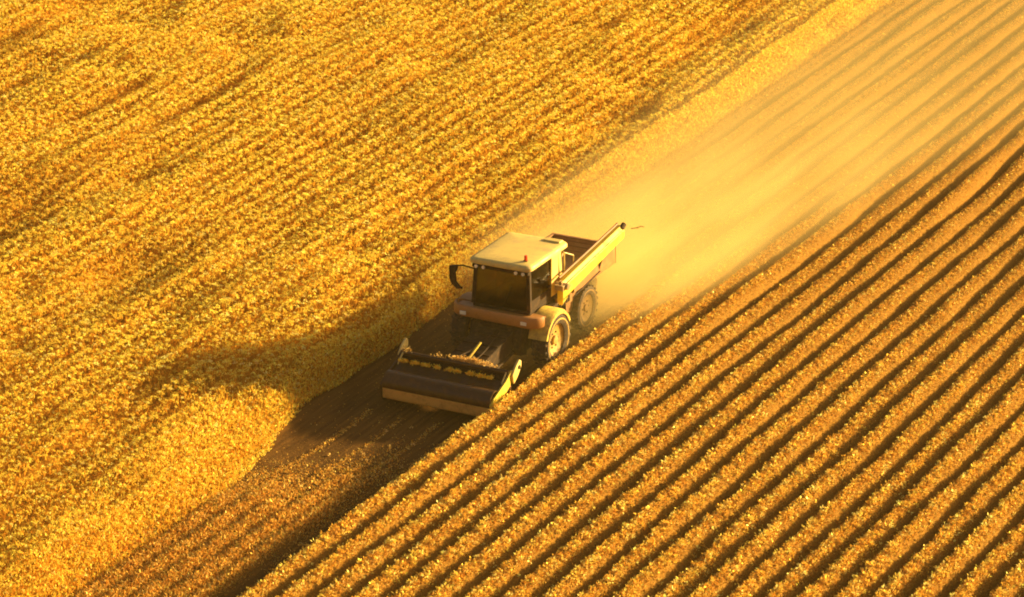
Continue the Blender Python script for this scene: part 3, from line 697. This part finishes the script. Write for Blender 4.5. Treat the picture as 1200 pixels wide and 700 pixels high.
    # end plates, a pointed blade with a rounded arm behind
    for s in (-1, 1):
        poly = [(-4.67, 0.08), (-4.68, 0.50), (-4.45, 0.64), (-3.60, 0.88), (-3.22, 1.08), (-3.0, 1.04), (-3.05, 0.80), (-3.7, 0.50), (-4.5, 0.07)]
        MB().prism(poly, s*X+0.004*s, s*(X+0.055)).build('end_plate', M_yellow if s > 0 else M_hood, hd, 0.01)
        arm = MB(); pts = [(-3.30, 0.98), (-3.05, 1.18), (-2.82, 1.30), (-2.68, 1.24), (-2.68, 1.06), (-2.92, 0.86), (-3.2, 0.70)]
        arm.prism(pts, s*(X+0.06), s*(X+0.13)); ar = arm.build('end_arm', M_cream, hd, 0.025, True)
        MB().tube((s*(X+0.13), -2.86, 1.10), (s*(X+0.16), -2.86, 1.10), 0.06, n=14).build('bolt', M_dark, ar)
        MB().path([(s*(X-0.06), -3.30, 1.06), (s*(X-0.05), -3.62, 0.86), (s*(X-0.05), -3.66, 0.80)], 0.022).build('bracket', M_cream, hd)
        MB().prism([(-4.5, 0.0), (-4.62, 0.08), (-4.5, 0.12), (-3.4, 0.12), (-3.4, 0.0)], s*X-0.06, s*X+0.0).build('skid', M_dark, hd, 0.01)
    MB().tube((-1.70, -3.9, 0.55), (-1.78, -3.9, 0.55), 0.10, n=16).build('pulley', M_yellow, hd, 0.01)
    return root
harvester()

# ------------------------------------------------------------------ loose straw lying on the header
def tuft_leaves(cx, cy, cz, n, r, cols, size=(0.03, 0.08), flat=0.5):
    off = rng.standard_normal((n, 3))*np.array([r[0], r[1], r[2]]); off[:, 2] = np.abs(off[:, 2])
    P = np.array([cx, cy, cz])+off; D = rand_dirs(n, flat, 1.0)
    return leaves(P, D, side_dirs(D), rng.uniform(*size, n), rng.uniform(0.015, 0.04, n), palette(n, cols, [1]*len(cols), 0.12))
GOLD = [(0.95, 0.58, 0.05), (0.92, 0.44, 0.03), (0.95, 0.72, 0.12)]
parts = []
for k in range(9):
    cx = -1.42+k*0.335
    for j in range(3): parts.append(tuft_leaves(cx+rng.uniform(-.08, .08), -3.565, 0.885, 90, (0.045, 0.035, 0.028), GOLD, (0.03, 0.07)))
o = leaf_object('cut_crop', parts, M_straw)
tag(o, 'line of bright golden cut crop gathered along the dark trough of the header', kind='stuff')
parts = []
for cx, cy, cz, n in ((-0.55, -3.22, 1.07, 40), (0.0, -3.18, 1.06, 200), (0.22, -3.15, 1.06, 230), (0.45, -3.1, 1.05, 260), (0.62, -3.12, 1.06, 120), (0.85, -3.2, 1.07, 70), (1.05, -3.22, 1.07, 60), (-1.5, -3.25, 1.08, 50), (0.3, -2.95, 0.95, 160)):
    parts.append(tuft_leaves(cx, cy, cz, n, (0.10, 0.05, 0.05), [(0.84, 0.60, 0.24), (0.72, 0.44, 0.12), (0.5, 0.28, 0.08)]))
o = leaf_object('loose_straw', parts, M_straw)
tag(o, 'pale tangled straw caught on the back beam of the header', kind='stuff')
# a wisp of straw adrift in the dust
b = MB(); b.path([(1.30, 5.05, 2.40), (1.42, 5.15, 2.41), (1.52, 5.25, 2.44), (1.60, 5.3, 2.42)], 0.014, 6).path([(1.42, 5.15, 2.41), (1.47, 5.2, 2.38)], 0.010, 6)
tag(b.build('straw_wisp', M_brown), 'small dark wisp of straw floating in the dust behind the auger', 'straw')

# ------------------------------------------------------------------ dust blown out behind the machine
def dust():
    m = bpy.data.materials.new('dust_cloud'); m.use_nodes = True
    n = m.node_tree.nodes; l = m.node_tree.links; n.remove(n['Principled BSDF'])
    v = n.new('ShaderNodeVolumePrincipled'); l.new(v.outputs[0], n['Material Output'].inputs['Volume'])
    v.inputs['Color'].default_value = (1.0, 0.80, 0.34, 1); v.inputs['Anisotropy'].default_value = 0.1
    tc = n.new('ShaderNodeTexCoord'); sp = n.new('ShaderNodeSeparateXYZ'); l.new(tc.outputs['Object'], sp.inputs[0])
    def math_(op, a, b=None, clamp=False):
        q = n.new('ShaderNodeMath'); q.operation = op; q.use_clamp = clamp
        for i, s in enumerate((a, b)):
            if s is None: continue
            if isinstance(s, (int, float)): q.inputs[i].default_value = s
            else: l.new(s, q.inputs[i])
        return q.outputs[0]
    def ramp(val, a, b, c=0.0, d=1.0):
        q = n.new('ShaderNodeMapRange'); q.interpolation_type = 'SMOOTHSTEP'
        for k, s in zip(('From Min', 'From Max', 'To Min', 'To Max'), (a, b, c, d)): q.inputs[k].default_value = s
        l.new(val, q.inputs['Value']); return q.outputs[0]
    x, y, z = sp.outputs
    # object space: x across, y back from the machine, z up
    start = ramp(y, 2.0, 6.0)
    fade = math_('ADD', math_('MULTIPLY', math_('EXPONENT', math_('MULTIPLY', math_('SUBTRACT', y, 6.0), -0.17)), 0.95), 0.05)
    cx = math_('ADD', math_('MULTIPLY', y, 0.065), -0.35)
    hw = math_('ADD', math_('MULTIPLY', y, 0.12), 2.35)
    rel = math_('DIVIDE', math_('ABSOLUTE', math_('SUBTRACT', x, cx)), hw)
    across = ramp(rel, 0.35, 1.35, 1.0, 0.0)
    hh = math_('ADD', math_('MULTIPLY', y, 0.03), 1.6)
    up = ramp(math_('DIVIDE', z, hh), 0.25, 1.25, 1.0, 0.0)
    no = n.new('ShaderNodeTexNoise'); no.inputs['Scale'].default_value = 0.7; no.inputs['Detail'].default_value = 3
    mp = n.new('ShaderNodeMapping'); mp.inputs['Scale'].default_value = (1.2, 0.16, 1.0); mp.inputs['Location'].default_value = (3.7, 8.1, 2.0); l.new(tc.outputs['Object'], mp.inputs[0]); l.new(mp.outputs[0], no.inputs['Vector'])
    tex = ramp(no.outputs['Fac'], 0.32, 0.68, 0.45, 1.5)
    # a thin skirt of dust round the wheels
    end = ramp(y, 16.0, 50.0, 1.0, 0.0)
    skirt = math_('MULTIPLY', math_('MULTIPLY', ramp(y, -3.5, 3.0, 0.0, 0.045), ramp(z, 0.3, 2.4, 1.0, 0.0)), ramp(rel, 0.6, 1.45, 1.0, 0.0))
    d = math_('MULTIPLY', math_('MULTIPLY', start, fade), math_('MULTIPLY', across, math_('MULTIPLY', up, tex)))
    d = math_('MULTIPLY', d, end)
    d = math_('ADD', math_('MULTIPLY', d, 0.85), skirt)
    l.new(d, v.inputs['Density'])
    b = MB()
    ys_ = [-7.5, -2.0, 2.0, 6, 14, 26, 38, 52]
    for y_ in ys_:
        c = -0.35+0.065*y_; w2 = (2.7+0.12*max(y_, -2))*1.45; h_ = max(2.4, (1.6+0.03*max(y_, 0))*1.27)
        b.v += [(c-w2, y_, -0.12), (c+w2, y_, -0.12), (c+w2*0.95, y_, h_), (c-w2*0.95, y_, h_)]
    for k in range(len(ys_)-1): b.f += [(4*k+i, 4*k+(i+1) % 4, 4*k+4+(i+1) % 4, 4*k+4+i) for i in range(4)]
    b.f += [(3, 2, 1, 0), tuple(len(b.v)-4+i for i in range(4))]
    o = b.build('dust', m)
    tag(o, 'bright golden dust cloud trailing behind the harvester over the rows', kind='stuff')
dust()

# ------------------------------------------------------------------ warm hazy air
def haze():
    m = bpy.data.materials.new('warm_haze'); m.use_nodes = True
    n = m.node_tree.nodes; n.remove(n['Principled BSDF'])
    v = n.new('ShaderNodeVolumePrincipled'); m.node_tree.links.new(v.outputs[0], n['Material Output'].inputs['Volume'])
    v.inputs['Color'].default_value = (1.0, 0.74, 0.28, 1); v.inputs['Density'].default_value = 0.00018; v.inputs['Anisotropy'].default_value = 0.2
    o = MB().box(-8000, 8000, -8000, 11000, -1.5, 38.5).build('haze', m)
    tag(o, 'warm golden haze in the evening air over the whole field', kind='stuff')
haze()
